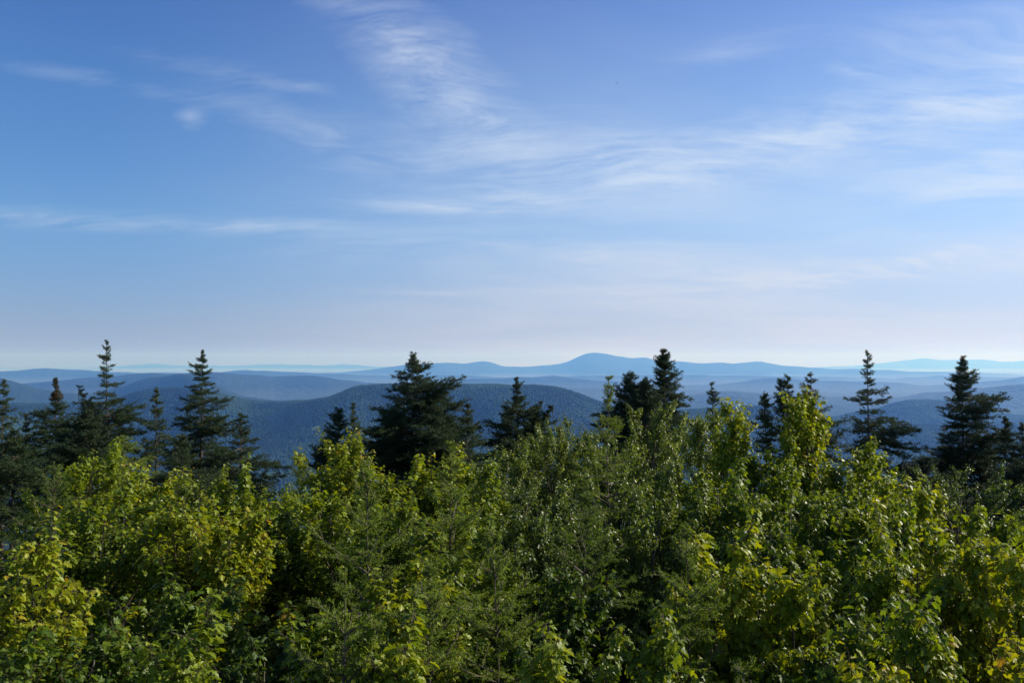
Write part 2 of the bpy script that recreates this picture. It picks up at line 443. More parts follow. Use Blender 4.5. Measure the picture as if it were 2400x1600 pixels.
def build_ground():
    rr = np.concatenate([[0.0], np.geomspace(0.8, 67500, 330)])
    na = 1080
    th = np.arange(na) * 2 * pi / na
    R, T_ = np.meshgrid(rr, th, indexing='ij')
    X = R * np.sin(T_); Y = R * np.cos(T_)
    Z = ground_z(X, Y)
    V = np.stack([X, Y, Z], -1).reshape(-1, 3)
    i = np.arange(len(rr) - 1)[:, None] * na + np.arange(na)[None]
    j = np.arange(len(rr) - 1)[:, None] * na + ((np.arange(na) + 1) % na)[None]
    i = i.ravel(); j = j.ravel()
    T = np.concatenate([np.stack([i, j + na, j], 1)[na:], np.stack([i, i + na, j + na], 1)])
    a = Acc(); a.add(V, T)
    o = a.build("ground", FLOOR, smooth=True)
    o.data.materials.append(FOREST)
    # far polygons use the woodland material
    rad = R.reshape(-1)[T[:, 0]]
    o.data.polygons.foreach_set('material_index', (rad > 45).astype(np.int32))
    tag(o, "wooded ground falling from the summit to the wide valley floor", "ground", None, 'structure')
build_ground()

def build_forest():
    n = 230000
    px = rng.uniform(-120, 2520, n)
    # even density on the ground between 2.2 and 7 km
    d = np.sqrt(rng.uniform(2600.0 ** 2, 7700.0 ** 2, n))
    x = (px - 1200) / F * d
    z = np.maximum(np.maximum(ground_z(x, d), ridge_z(0, px, d)), ridge_z(1, px, d))
    row = HOR + (EYE - z) / d * F
    keep = (row < 1180)
    # a clearing (hayfield) on the hillside stays free of trees
    fx, fy = CLEAR
    keep &= ~((np.abs(x - fx) < 25) & (np.abs(d - fy) < 30))
    x, d, z = x[keep], d[keep], z[keep]
    m = len(x)
    patchn = fbm(x / 260., d / 260., 33, 3)
    con = rng.random(m) < np.clip(0.35 - patchn * 1.6, 0.05, 0.9)
    hgt = rng.uniform(9, 17, m) * np.where(con, 1.1, 0.95); rad = np.where(con, rng.uniform(2.6, 4.2, m), rng.uniform(5, 8.5, m))
    ns = 5
    ang = np.arange(ns) * 2 * pi / ns
    off = rng.uniform(0, 6.28, m)
    c = np.cos(ang[None] + off[:, None]); s = np.sin(ang[None] + off[:, None])
    def ringv(f, hz, jit):
        r = rad[:, None] * f * rng.uniform(1 - jit, 1 + jit, (m, ns))
        return np.stack([x[:, None] + c * r, d[:, None] + s * r, (z + hgt * hz)[:, None] + 0 * r], -1)
    r0 = ringv(0.85, -0.1, 0.2)
    fm = np.where(con, 0.55, 0.98)[:, None]
    r = rad[:, None] * fm * rng.uniform(0.8, 1.2, (m, ns))
    r1 = np.stack([x[:, None] + c * r, d[:, None] + s * r, (z + hgt * np.where(con, 0.5, 0.62))[:, None] + rng.uniform(-1, 1, (m, ns))], -1)
    top = np.stack([x, d, z + hgt], -1)[:, None]
    V = np.concatenate([r0, r1, top], 1)
    T = []
    for i in range(ns):
        j = (i + 1) % ns
        T += [(i, j, ns + j), (i, ns + j, ns + i), (ns + i, ns + j, 2 * ns)]
    T = np.array(T)[None] + (np.arange(m) * (2 * ns + 1))[:, None, None]
    tint = np.clip(np.where(con, 0.12, 0.55) + patchn * 0.9 + fbm(x / 900., d / 900., 35, 2) * 0.5 + rng.normal(0, 0.08, m), 0, 1)
    a = Acc(); a.add(V.reshape(-1, 3), T.reshape(-1, 3), np.repeat(tint, 2 * ns + 1))
    o = a.build("distant_forest", TREETOP, smooth=True, origin=(0, 4000, VAL))
    o.location = (0, 4000, VAL)
    tag(o, "unbroken green forest covering the valley floor and the nearest hill", "forest", None, 'stuff')
# the pale hayfield low on the hillside, left of the centre
_dd = np.linspace(2800, 5400, 400); _xx = (741 - 1200) / F * _dd
_zz = np.maximum(ground_z(_xx, _dd), ridge_z(0, np.full(400, 741.0), _dd))
_d = float(_dd[np.argmin(np.abs(HOR + (EYE - _zz - 6) / _dd * F - 1001))])
CLEAR = ((741 - 1200) / F * _d, _d)
build_forest()
def build_field():
    m, t = new_mat("hayfield")
    geo = N(t, 'ShaderNodeNewGeometry'); nz = N(t, 'ShaderNodeTexNoise'); nz.inputs['Scale'].default_value = 0.05
    t.links.new(geo.outputs['Position'], nz.inputs['Vector'])
    c = ramp(t, nz.outputs['Fac'], [(0.3, (0.22, 0.30, 0.10)), (0.7, (0.34, 0.40, 0.16))])
    p = N(t, 'ShaderNodeBsdfPrincipled'); p.inputs['Roughness'].default_value = 0.9; t.links.new(c, p.inputs['Base Color'])
    o = N(t, 'ShaderNodeOutputMaterial'); t.links.new(p.outputs[0], o.inputs[0])
    g = 24
    u, v = np.meshgrid(np.linspace(-1, 1, g), np.linspace(-1, 1, g))
    X = CLEAR[0] + u * 21 * np.sqrt(1 - v * v / 2); Y = CLEAR[1] + v * 22 * np.sqrt(1 - u * u / 2)
    px = 1200 + F * X / Y
    Z = np.maximum(ground_z(X, Y), ridge_z(0, px, Y)) + 3.0
    V = np.stack([X, Y, Z], -1).reshape(-1, 3)
    i = (np.arange(g - 1)[:, None] * g + np.arange(g - 1)[None]).ravel()
    T = np.concatenate([np.stack([i, i + 1, i + g + 1], 1), np.stack([i, i + g + 1, i + g], 1)])
    a = Acc(); a.add(V, T); ob = a.build("field", m, smooth=True)
    tag(ob, "tiny pale green hayfield in the forest on the near hillside", "field", None, 'structure')
build_field()

# ------------------------------------------------------------------ haze: one closed box of even, pale air
HAZE_DENSITY = 5.4e-5
def build_haze():
    x, y0, y1, z0, z1 = 68000, -68000, 68000, VAL - 130, 700
    V = [(-x, y0, z0), (x, y0, z0), (x, y1, z0), (-x, y1, z0), (-x, y0, z1), (x, y0, z1), (x, y1, z1), (-x, y1, z1)]
    Fc = [(0, 3, 2, 1), (4, 5, 6, 7), (0, 1, 5, 4), (1, 2, 6, 5), (2, 3, 7, 6), (3, 0, 4, 7)]
    me = bpy.data.meshes.new("haze"); me.from_pydata(V, [], Fc); me.update()
    m, t = new_mat("hazy_air")
    pv = N(t, 'ShaderNodeVolumePrincipled')
    pv.inputs['Color'].default_value = (0.145, 0.385, 1.0, 1)
    pv.inputs['Absorption Color'].default_value = (1, 1, 1, 1)
    pv.inputs['Density'].default_value = HAZE_DENSITY
    pv.inputs['Anisotropy'].default_value = 0.22
    o = N(t, 'ShaderNodeOutputMaterial'); t.links.new(pv.outputs[0], o.inputs['Volume'])
    me.materials.append(m)
    ob = bpy.data.objects.new("haze", me); COL.objects.link(ob)
    tag(ob, "pale blue summer haze lying over the valley and the far hills", "haze", None, 'stuff')
build_haze()
def build_mist():
    # thin white mist lying in the valleys from about ten kilometres outwards, below the hilltops
    x, y0, y1, z0, z1 = 60000, 9500, 62000, VAL - 90, VAL + 170
    V = [(-x, y0, z0), (x, y0, z0), (x, y1, z0), (-x, y1, z0), (-x, y0, z1), (x, y0, z1), (x, y1, z1), (-x, y1, z1)]
    Fc = [(0, 3, 2, 1), (4, 5, 6, 7), (0, 1, 5, 4), (1, 2, 6, 5), (2, 3, 7, 6), (3, 0, 4, 7)]
    me = bpy.data.meshes.new("valley_mist"); me.from_pydata(V, [], Fc); me.update()
    m, t = new_mat("valley_mist")
    pv = N(t, 'ShaderNodeVolumePrincipled')
    pv.inputs['Color'].default_value = (0.86, 0.90, 1.0, 1)
    pv.inputs['Absorption Color'].default_value = (1, 1, 1, 1)
    pv.inputs['Density'].default_value = 2.3e-5
    o = N(t, 'ShaderNodeOutputMaterial'); t.links.new(pv.outputs[0], o.inputs['Volume'])
    me.materials.append(m)
    ob = bpy.data.objects.new("valley_mist", me); COL.objects.link(ob)
    tag(ob, "pale morning mist lying between the far ridges", "mist", None, 'stuff')
build_mist()

# ------------------------------------------------------------------ foliage builders
def leaf_template(kind, v):
    if kind == 'maple':
        half = [(.09, -.05), (.34, .03), (.23, .20), (.54, .47), (.22, .50), (.25, .74), (0, 1.0)]
        mid = (0, .38)
    elif kind == 'maple_far':
        half = [(.33, .05), (.52, .46), (.2, .55), (0, 1.0)]; mid = (0, .4)
    else:
        half = [(.26, .12), (.34, .36), (.17, .72), (0, 1.0)]; mid = (0, .4)
    pts = [(0, 0), mid] + half[:-1] + [(0, 1.0)] + [(-x, y) for x, y in half[:-1]]
    pts = np.array(pts, float)
    n = len(half) - 1
    tip = 2 + n
    R = [0] + list(range(2, 2 + n)) + [tip]; Lf = [0] + list(range(tip + 1, tip + 1 + n)) + [tip]
    T = [(1, R[i], R[i + 1]) for i in range(len(R) - 1)] + [(1, Lf[i + 1], Lf[i]) for i in range(len(Lf) - 1)]
    x, y = pts[:, 0], pts[:, 1]
    fold, droop, tw = [(0.35, 0.30, 0.2), (0.15, 0.6, -0.3), (-0.25, 0.40, 0.25), (0.7, 0.15, -0.1)][v % 4]
    z = fold * np.abs(x) - droop * y * y - 0.35 * x * x + tw * x * y
    return np.stack([x, y, z], 1), np.array(T)
TPL = {k: [leaf_template(k, v) for v in range(4)] for k in ('maple', 'maple_far', 'birch')}
def put_leaves(acc, kind, P, Dir, size, tint, rr, rollsd=0.45):
    """P base points, Dir leaf axis, up-ish normals with random roll"""
    n = len(P)
    Y = unit(Dir)
    up = np.array([0, 0, 1.0]) + rr.normal(0, 0.25, (n, 3))
    X = unit(np.cross(Y, up)); Z = np.cross(X, Y)
    a = rr.normal(0, rollsd, n)[:, None]
    X2 = X * np.cos(a) + Z * np.sin(a); Z2 = np.cross(X2, Y)
    var = rr.integers(0, 4, n)
    for v in range(4):
        s = var == v
        if not s.any(): continue
        tv, tt = TPL[kind][v]
        k = int(s.sum())
        V = P[s][:, None] + size[s][:, None, None] * (X2[s][:, None] * tv[None, :, 0:1] + Y[s][:, None] * tv[None, :, 1:2] + Z2[s][:, None] * tv[None, :, 2:3])
        T = tt[None] + (np.arange(k) * len(tv))[:, None, None]
        acc.add(V.reshape(-1, 3), T.reshape(-1, 3), np.repeat(tint[s], len(tv)))

def curve_pts(p0, d0, d1, length, k, rr, wob=0.04):
    ts = np.linspace(0, 1, k)
    d0 = np.asarray(d0, float); d1 = np.asarray(d1, float)
    dirs = unit(d0[None] * (1 - ts[:, None]) + d1[None] * ts[:, None] + rr.normal(0, wob, (k, 3)))
    seg = length / (k - 1)
    return np.concatenate([[p0], p0 + np.cumsum(dirs[:-1] * seg, 0)])

def broadleaf(name, label, cat, group, px, row, d, hw, kind, tint, seed, dens=1.0, leaf=None, tips=0.0):
    """a young leafy tree whose top stands at photo column px / row when seen from the lookout, d metres out"""
    rr = np.random.default_rng(seed)
    x = (px - 1200) / F * d; y = d
    g = gz(x, y)
    top = EYE - (row - HOR) / F * d
    H = top - g
    R = 2.0 * hw / F * d
    depth_vis = 2.0
    leafsize = leaf or (0.043 if kind == 'maple' else 0.033)
    droop = 0.22 if px < 1300 else 0.6
    tk = kind if (kind == 'birch' or d < 6.8) else 'maple_far'
    root = empty(name, (x, y, g))
    tag(root, label, cat, group)
    wood = Acc(); limbs = Acc(); crown = Acc()
    o = np.array([0., 0., 0.])
    lean = rr.normal(0, 0.05, 2)
    tp = np.array([[lean[0] * H * t ** 1.4 + rr.normal(0, .012) * H * t, lean[1] * H * t ** 1.4 + rr.normal(0, .012) * H * t, -0.1 + (H * 0.96 + .1) * t] for t in np.linspace(0, 1, 9)])
    tp[:, 0] -= tp[-1, 0] * np.linspace(0, 1, 9) ** 2; tp[:, 1] -= tp[-1, 1] * np.linspace(0, 1, 9) ** 2
    tube(wood, tp, np.interp(np.linspace(0, 1, 9), [0, 1], [0.012 * H + .008, 0.004]), 7)
    lp = rr.uniform(0, 6.28, 3)
    lob = lambda q: 1 + 0.22 * sin(2 * q + lp[0]) + 0.16 * sin(3 * q + lp[1])
    S0, S1, SD = [], [], []      # leafy shoots: start, end and leader flag
    nl = int((24 + 44 * R) * (1.0 if kind == 'maple' else 1.1) * max(dens, 0.75))
    for i in range(nl):
        hgt = H - depth_vis * (i / nl) ** 1.05 * rr.uniform(0.85, 1.1) - 0.12
        if hgt < 0.5: continue
        t = hgt / (H * 0.96)
        base_t = max(0.08, t - rr.uniform(0.10, 0.28))
        p0 = np.array([np.interp(base_t, np.linspace(0, 1, 9), tp[:, c]) for c in range(3)])
        phi = i * 2.399 + rr.normal(0, 0.4)
        dd = H - hgt
        u_ = min(1.0, dd / 0.85)
        env = R * math.sqrt(max(0.03, 1 - (1 - u_) ** 2)) * rr.uniform(0.4, 1.15) * lob(phi) * (1 + 0.42 * max(0.0, dd - 0.15))
        target = np.array([cos(phi) * env, sin(phi) * env, hgt + rr.normal(0, .06)])
        v = target - p0; ln = np.linalg.norm(v)
        mid = p0 + v * 0.5 + np.array([0, 0, -0.04 * ln]) + rr.normal(0, .03, 3)
        s = np.linspace(0, 1, 7)[:, None]
        pts = (1 - s) ** 2 * p0 + 2 * s * (1 - s) * mid + s ** 2 * target
        tube(limbs, pts, np.linspace(0.010 + 0.004 * ln, 0.0025, 7), 5)
        nt_ = max(6, int((12 + ln * 16) * dens))
        for j in range(nt_):
            tt = (1 - 0.62 * rr.random() ** 1.7) if j else 1.0
            q = np.array([np.interp(tt, s[:, 0], pts[:, c]) for c in range(3)])
            outd = unit(v); side = unit(np.cross(outd, [0, 0, 1.0])) * (1 if j % 2 else -1)
            dirv = unit(outd * rr.uniform(0.3, 1.0) + side * rr.uniform(0.0, 1.1) + np.array([0, 0, rr.uniform(-0.05, 0.45)]))
            l_ = rr.uniform(0.07, 0.23) * (1.3 if j == 0 else 1) * (1.0 if kind == 'maple' else 0.95)
            S0.append(q); S1.append(q + dirv * l_); SD.append(0)
    # leading shoots standing above the crown
    for j in range(2 + int(2 * R)):
        q = np.array([rr.normal(0, R * .3), rr.normal(0, R * .3), H - rr.uniform(0.3, 0.5)])
        if j == 0: q = np.array([0, 0, H - .35])
        e = q + np.array([rr.normal(0, .05), rr.normal(0, .05), rr.uniform(0.12, 0.26)])
        if j == 0: e[2] = H - 0.02
        prisms(limbs, [tp[6]], [q], 0.006, 0.003, 4)
        S0.append(q); S1.append(e); SD.append(1)
    S0 = np.array(S0); S1 = np.array(S1); SD = np.array(SD)
    prisms(limbs, S0, S1, 0.0026, 0.0012, 3, 0.6)
    ln = np.linalg.norm(S1 - S0, axis=1)
    step = 0.0175 if kind == 'maple' else 0.0135
    cnt = np.maximum(5, (ln / step * 1.15).astype(int)) + 2
    idx = np.repeat(np.arange(len(S0)), cnt)
    kk = np.concatenate([np.arange(c) for c in cnt])
    t = np.clip((kk + 0.5) / cnt[idx], 0, 1) ** 0.85
    ax = unit(S1 - S0)[idx]
    P = S0[idx] + (S1 - S0)[idx] * t[:, None]
    phi = kk * (pi if kind != 'maple' else pi) + (kk // 2) * (pi / 2) + rr.normal(0, .5, len(kk))
    ref = np.array([[0.1, 0.2, 1.0]])
    A = unit(np.cross(ax, ref)); B = np.cross(ax, A)
    rad = A * np.cos(phi)[:, None] + B * np.sin(phi)[:, None]
    pet = rad * rr.uniform(0.5, 1.0, len(kk))[:, None] + ax * 0.35
    plen = leafsize * rr.uniform(0.35, 0.8, len(kk))
    Pb = P + pet * plen[:, None]
    if d < 7:
        prisms(limbs, P, Pb, 0.0009, 0.0007, 3, 0.6)
    dr = rad * 0.9 + ax * 0.25
    dr[:, 2] = dr[:, 2] * 0.3 - rr.uniform(0.0, droop * 1.5, len(kk))
    sz = leafsize * rr.uniform(0.5, 1.3, len(kk)) * (1.0 - 0.35 * (t > 0.9))
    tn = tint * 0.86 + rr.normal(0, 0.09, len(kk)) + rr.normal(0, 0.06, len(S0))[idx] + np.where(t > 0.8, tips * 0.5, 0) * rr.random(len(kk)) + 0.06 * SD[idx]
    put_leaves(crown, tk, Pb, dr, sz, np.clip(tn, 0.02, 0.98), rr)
    bm_ = BARK_M if kind == 'maple' else BARK_B
    wood.build("trunk", bm_, root, True)
    limbs.build("branches", TWIG, root, True)
    crown.build("crown", MAPLE if kind == 'maple' else BIRCH, root)
    return root

def laterals(P0, D, Ln, spacing, ratio, rr, ang=0.85, start=0.2, minlen=0.03, droop=0.0, taper=0.75):
    """side twigs of straight parents, both sides in the flat of the frond"""
    cnt = np.maximum(0, (Ln * (1 - start) / spacing).astype(int)) * 2
    idx = np.repeat(np.arange(len(P0)), cnt)
    if len(idx) == 0: return np.zeros((0, 3)), np.zeros((0, 3)), np.zeros(0), idx
    kk = np.concatenate([np.arange(c) for c in cnt if c > 0])
    t = start + (1 - start) * ((kk // 2) + rr.uniform(0, 1, len(kk))) / np.maximum(cnt[idx] / 2, 1)
    sgn = np.where(kk % 2 == 0, 1.0, -1.0)
    d = D[idx]
    side = unit(np.cross(d, np.array([[0, 0, 1.0]])) + 1e-6)
    upv = np.cross(side, d)
    a = ang + rr.normal(0, .14, len(kk))
    nd = d * np.cos(a)[:, None] + side * (np.sin(a) * sgn)[:, None] + upv * (rr.normal(0.0, .22, len(kk)) - droop)[:, None]
    nl = np.maximum(Ln[idx] * ratio * (1 - t) ** taper * rr.uniform(0.7, 1.25, len(kk)) + minlen * 0.5, minlen)
    return P0[idx] + d * (Ln[idx] * t)[:, None], unit(nd), nl, idx

def needles(acc, P0, D, Ln, dens, nlen, nwid, tint, rr, forward=0.55):
    cnt = np.maximum(3, (Ln * dens).astype(int))
    idx = np.repeat(np.arange(len(P0)), cnt)
    n = len(idx)
    t = rr.random(n) ** 0.95
    d = D[idx]
    rnd = rr.normal(0, 1, (n, 3))
    rad = unit(rnd - d * (rnd * d).sum(1, keepdims=True))
    nd = unit(rad + d * rr.uniform(forward * .5, forward * 1.5, n)[:, None] + np.array([0, 0, .18]))
    P = P0[idx] + d * (Ln[idx] * t)[:, None]
    l_ = nlen * rr.uniform(.7, 1.15, n)
    w = unit(np.cross(nd, rr.normal(0, 1, (n, 3)))) * (nwid * 0.5)
    e = P + nd * l_[:, None]
    V = np.stack([P - w * .7, P + w * .7, e + w * .25], 1)
    T = np.arange(n * 3).reshape(-1, 3)
    tn = tint if np.isscalar(tint) else tint[idx]
    tn = np.clip(tn + rr.normal(0, .08, n), 0, 0.97 if np.max(tint) < .97 else 1)
    acc.add(V.reshape(-1, 3), T, np.repeat(tn, 3))

def spruce(name, label, cat, group, px, d, prof, seed, whorl=0.16, per=5, up=0.5, mat='dark', nl=0.038, nw=0.009, dens=210,
           tint=0.45, lat_sp=0.055, ratio=0.42, fill=0.6, dead=0, rusty=None, twin=None):
    """prof: list of (photo row, reach left px, reach right px) from the tip down"""
    rr = np.random.default_rng(seed)
    x = (px - 1200) / F * d; y = d
    g = gz(x, y)
    prof = np.array(prof, float)
    z_of = lambda r_: EYE - (r_ - HOR) / F * d
    top = z_of(prof[0, 0]); H = top - g
    zs = z_of(prof[:, 0]) - g                  # descending
    Lp = prof[:, 1] / F * d; Rp = prof[:, 2] / F * d
    zs = np.append(zs, 0.25); Lp = np.append(Lp, Lp[-1] * 1.1); Rp = np.append(Rp, Rp[-1] * 1.1)
    order = np.argsort(zs)
    gapn = rr.uniform(0, 100, 2)
    reach = lambda z, s: 1.22 * np.interp(z, zs[order], (Lp if s < 0 else Rp)[order])
    root = empty(name, (x, y, g)); tag(root, label, cat, group)
    wood = Acc(); limbs = Acc(); crown = Acc()
    wig = rr.normal(0, 0.012, 2)
    kpt = 14
    tz = np.linspace(-0.1, H, kpt)
    bend = np.stack([np.cumsum(rr.normal(0, 0.008, kpt)), np.cumsum(rr.normal(0, 0.008, kpt))], 1)
    bend -= np.linspace(0, 1, kpt)[:, None] * bend[-1]
    tp = np.column_stack([bend, tz])
    tr = np.interp(np.linspace(0, 1, kpt), [0, .8, 1], [0.014 * H + 0.015, 0.012, 0.004])
    if mat != 'dark': tr = tr * 0.42
    tube(wood, tp, tr, 8)
    stems = [(0.0, 0.0, H)]
    if twin:
        for (dxp, rowt) in twin:
            hh = z_of(rowt) - g
            q = np.array([dxp / F * d, rr.normal(0, .08)])
            b0 = max(0.5, hh - 1.4)
            pts = [[q[0] * s, q[1] * s, b0 + (hh - b0) * s ** 0.8] for s in np.linspace(0, 1, 7)]
            tube(wood, pts, np.linspace(0.03, 0.004, 7), 6)
            stems.append((q[0], q[1], hh))
    B0, BD, BL, BZ = [], [], [], []
    zlow = max(0.5, zs[:-1].min() - 1.6)
    for si, (sx, sy, hh) in enumerate(stems):
        z = hh - 0.05
        lowz = zlow if si == 0 else max(zlow, hh - 0.9)
        while z > lowz:
            w = whorl * rr.uniform(0.75, 1.25) * (0.55 + 0.45 * min(1, (hh - z) / 0.8))
            nb = per + (1 if z < hh - .8 else 0)
            ph = rr.uniform(0, 6.28)
            for b in range(nb + int(fill * per)):
                inter = b >= nb
                phi = ph + b * 2 * pi / nb + rr.normal(0, .3)
                cs = cos(phi)
                rL, rR = reach(z, -1), reach(z, 1)
                if si: rL = rR = 0.35 * (hh - z) ** 0.7 + 0.03
                m = (rL + rR) / 2
                rch = m + (rR - m) * max(cs, 0) + (rL - m) * max(-cs, 0)
                ln = rch * rr.uniform(0.6, 1.12) * (rr.uniform(.35, .8) if inter else 1)
                if rr.random() < 0.10: continue          # a missing or broken bough
                if rr.random() < 0.08: ln *= 1.25
                if ln < 0.02: continue
                zz_ = z - (rr.uniform(0, w) if inter else rr.normal(0, .03))
                age = (hh - z)
                pit = up * np.exp(-age / 1.1) * 1.35 - 0.10 * min(1.5, age) + rr.normal(0, .2)
                zb = zz_ - ln * sin(pit) * 0.6
                b0_ = max(0.5, hh - 1.4)
                if si and zb < b0_: zb = b0_ + .02
                sb = float(np.clip((zb - b0_) / (hh - b0_), 0, 1)) ** 1.25
                cx = np.interp(zb, tz, tp[:, 0]) if si == 0 else sx * sb
                cyy = np.interp(zb, tz, tp[:, 1]) if si == 0 else sy * sb
                p0 = np.array([cx, cyy, zb])
                hd = np.array([cos(phi), sin(phi), 0])
                k = 6
                ts = np.linspace(0, 1, k)
                pt = pit - 0.18 * ts + 0.45 * ts ** 2
                ds = hd[None] * np.cos(pt)[:, None] + np.array([0, 0, 1.0])[None] * np.sin(pt)[:, None] + rr.normal(0, .06, (k, 3))
                pts = np.concatenate([[p0], p0 + np.cumsum(ds[:-1] * ln / (k - 1), 0)])
                tube(limbs, pts, np.linspace(0.004 + ln * 0.009, 0.002, k), 4)
                dv = pts[1:] - pts[:-1]; l_ = np.linalg.norm(dv, axis=1)
                for q in range(k - 1):
                    B0.append(pts[q]); BD.append(dv[q] / l_[q]); BL.append((l_[q], ln, q / (k - 1))); BZ.append(zz_)
            z -= w * (1.0 if z > zs[:-1].min() - .2 else 1.7)
    B0 = np.array(B0); BD = np.array(BD); BLn = np.array(BL); BZ = np.array(BZ)
    sl, full, tq = BLn[:, 0], BLn[:, 1], BLn[:, 2]
    # side twigs: count by segment length, reach by what is left of the branch
    cnt = np.maximum(1, np.round(sl / lat_sp).astype(int)) * 2
    cnt = np.where((tq < 0.15) & (full > 0.35), 0, cnt)
    idx = np.repeat(np.arange(len(B0)), cnt)
    kk = np.concatenate([np.arange(c) for c in cnt])
    t = rr.random(len(idx))
    tt = tq[idx] + t / 5.0
    d_ = BD[idx]
    side = unit(np.cross(d_, np.array([[0, 0, 1.0]])))
    upv = np.cross(side, d_)
    a = 0.85 + rr.normal(0, .16, len(idx)); sg = np.where(kk % 2 == 0, 1., -1.)
    LD = unit(d_ * np.cos(a)[:, None] + side * (np.sin(a) * sg)[:, None] + upv * (rr.normal(0.02, .28, len(idx)))[:, None])
    LL = np.minimum(full[idx] * ratio * np.clip(1.08 - tt, 0.06, 1) ** 0.8 * rr.uniform(.65, 1.25, len(idx)), 0.45) + 0.025
    LP = B0[idx] + d_ * (sl[idx] * t)[:, None]
    prisms(limbs, LP, LP + LD * LL[:, None], 0.0022, 0.0012, 3)
    ti = tint + rr.normal(0, .08, len(B0))
    if rusty: ti = np.where(np.abs(BZ - (z_of(rusty) - g)) < 0.22, np.where(rr.random(len(B0)) < .45, 1.0, ti), ti)
    tl = ti[idx]
    P2, D2, L2, i2 = laterals(LP, LD, LL, lat_sp * 0.85, 0.42, rr, 0.8, 0.25, 0.035)
    m = np.ones(len(P2), bool)
    okb = (tq > 0.2) | (full < .35)
    needles(crown, B0[okb], BD[okb], sl[okb], dens, nl, nw, ti[okb], rr)
    needles(crown, LP, LD, LL, dens, nl, nw, tl, rr)
    if len(P2): needles(crown, P2, D2, L2, dens, nl, nw, tl[i2], rr)
    # needles on the leading shoot itself
    for (sx, sy, hh) in stems:
        ql = np.array([[sx, sy, hh - .30]]); qd = np.array([[0, 0, 1.0]])
        needles(crown, ql, qd, np.array([.30]), dens * 1.6, nl, nw, np.array([tint + .1]), rr, 0.9)
    wood.build("trunk", BARK, root, True)
    limbs.build("branches", BARK, root, True)
    crown.build("crown", SPRUCE if mat == 'dark' else YOUNG, root)
    return root

# ------------------------------------------------------------------ the row of dark spruces on the crest
GS = "dark spruces standing above the leafy canopy"
def S(label, px, d, prof, seed, **k): spruce("spruce_tree", label, "spruce", GS, px, d, prof, seed, **k)
S("slim grey-green spruce cut by the left edge", 10, 17, [(888, 1, 1), (915, 14, 16), (950, 20, 22), (990, 28, 32), (1040, 45, 45)], 11, tint=.6, whorl=.2, per=4)
S("small spruce tip low beside the leftmost spruce", 64, 18, [(976, 1, 1), (1000, 12, 12), (1030, 25, 25), (1070, 40, 40)], 12, whorl=.18, per=4)
S("narrow crooked spruce with a rusty brown patch below its tip", 130, 18, [(886, 2, 2), (900, 7, 6), (930, 10, 16), (955, 14, 24), (970, 48, 28), (985, 50, 35), (1015, 45, 55), (1050, 60, 70)], 13, rusty=915, per=6, whorl=.12)
S("tall ragged spruce whose thin open top is the highest point at left", 250, 19, [(797, 1, 1), (812, 8, 4), (830, 26, 14), (845, 16, 12), (858, 12, 8), (868, 22, 30), (880, 24, 12), (895, 9, 10), (900, 10, 34), (918, 12, 26), (932, 52, 20), (945, 66, 42), (965, 68, 88), (1000, 72, 80), (1050, 85, 85)], 14, whorl=.2, fill=.35, twin=[(-60, 905)])
S("thin pale-tipped spruce between the ragged spruce and the cone-shaped one", 368, 16, [(907, 1, 1), (925, 8, 8), (945, 14, 16), (965, 14, 18), (985, 24, 30), (1010, 34, 36), (1050, 50, 45)], 15, tint=.62, whorl=.17, per=4)
S("full cone-shaped spruce, the most regular one left of the middle", 475, 19, [(823, 1, 1), (838, 6, 5), (852, 24, 12), (866, 30, 24), (880, 22, 18), (900, 34, 36), (918, 30, 42), (938, 40, 60), (955, 50, 55), (975, 58, 68), (990, 70, 72), (1015, 45, 75), (1050, 55, 85), (1100, 70, 90)], 16, whorl=.17)
S("lower spruce with long drooping boughs right of the cone-shaped spruce", 567, 17, [(968, 1, 1), (985, 16, 14), (1005, 30, 20), (1030, 34, 45), (1055, 40, 60), (1090, 50, 70), (1130, 70, 90)], 17, up=.3, whorl=.2, fill=.3)
S("squat dark spruce just left of the widest spruce", 792, 17, [(955, 1, 1), (968, 14, 16), (990, 28, 26), (1020, 40, 40), (1060, 75, 60)], 18, tint=.4, per=6)
S("small pale green spruce against the hill, left of the widest spruce", 829, 16, [(946, 1, 1), (965, 8, 8), (985, 14, 14), (1010, 22, 22), (1050, 34, 34)], 19, tint=.7, whorl=.16, per=4)
S("widest and densest dark spruce, standing in front of the nearest hill", 968, 17.5, [(829, 2, 2), (842, 12, 14), (856, 12, 36), (868, 40, 34), (880, 34, 52), (893, 52, 50), (903, 40, 96), (918, 48, 82), (938, 56, 95), (955, 52, 120), (972, 88, 125), (990, 74, 145), (1010, 130, 130), (1040, 125, 150), (1080, 135, 160)], 20, whorl=.15, per=6, fill=.5)
S("light green young spruce leaning on the right side of the widest spruce", 1097, 15, [(944, 1, 1), (960, 14, 12), (985, 26, 22), (1015, 32, 36), (1060, 45, 45)], 21, tint=.62, per=4)
S("shaggy spruce with a bare bent tip in front of the long hill", 1210, 18, [(884, 1, 1), (893, 6, 8), (903, 8, 22), (913, 12, 4), (930, 10, 14), (943, 14, 22), (952, 62, 44), (968, 44, 80), (985, 90, 62), (1000, 88, 88), (1025, 74, 92), (1070, 85, 100)], 22, whorl=.15, per=6, twin=[(58, 942), (86, 950)])
S("dark blunt spruce behind the leafless leader shoot", 1478, 18, [(874, 3, 3), (884, 20, 20), (900, 32, 30), (925, 46, 40), (950, 66, 46), (980, 70, 50), (1040, 85, 60)], 23, per=7, whorl=.13, twin=[(36, 886)])
S("blunt low spruce wedged between the two tallest of the dark clump", 1516, 17, [(892, 2, 2), (905, 16, 16), (930, 34, 34), (960, 45, 45), (1010, 60, 60)], 38, per=7, whorl=.13, tint=.4)
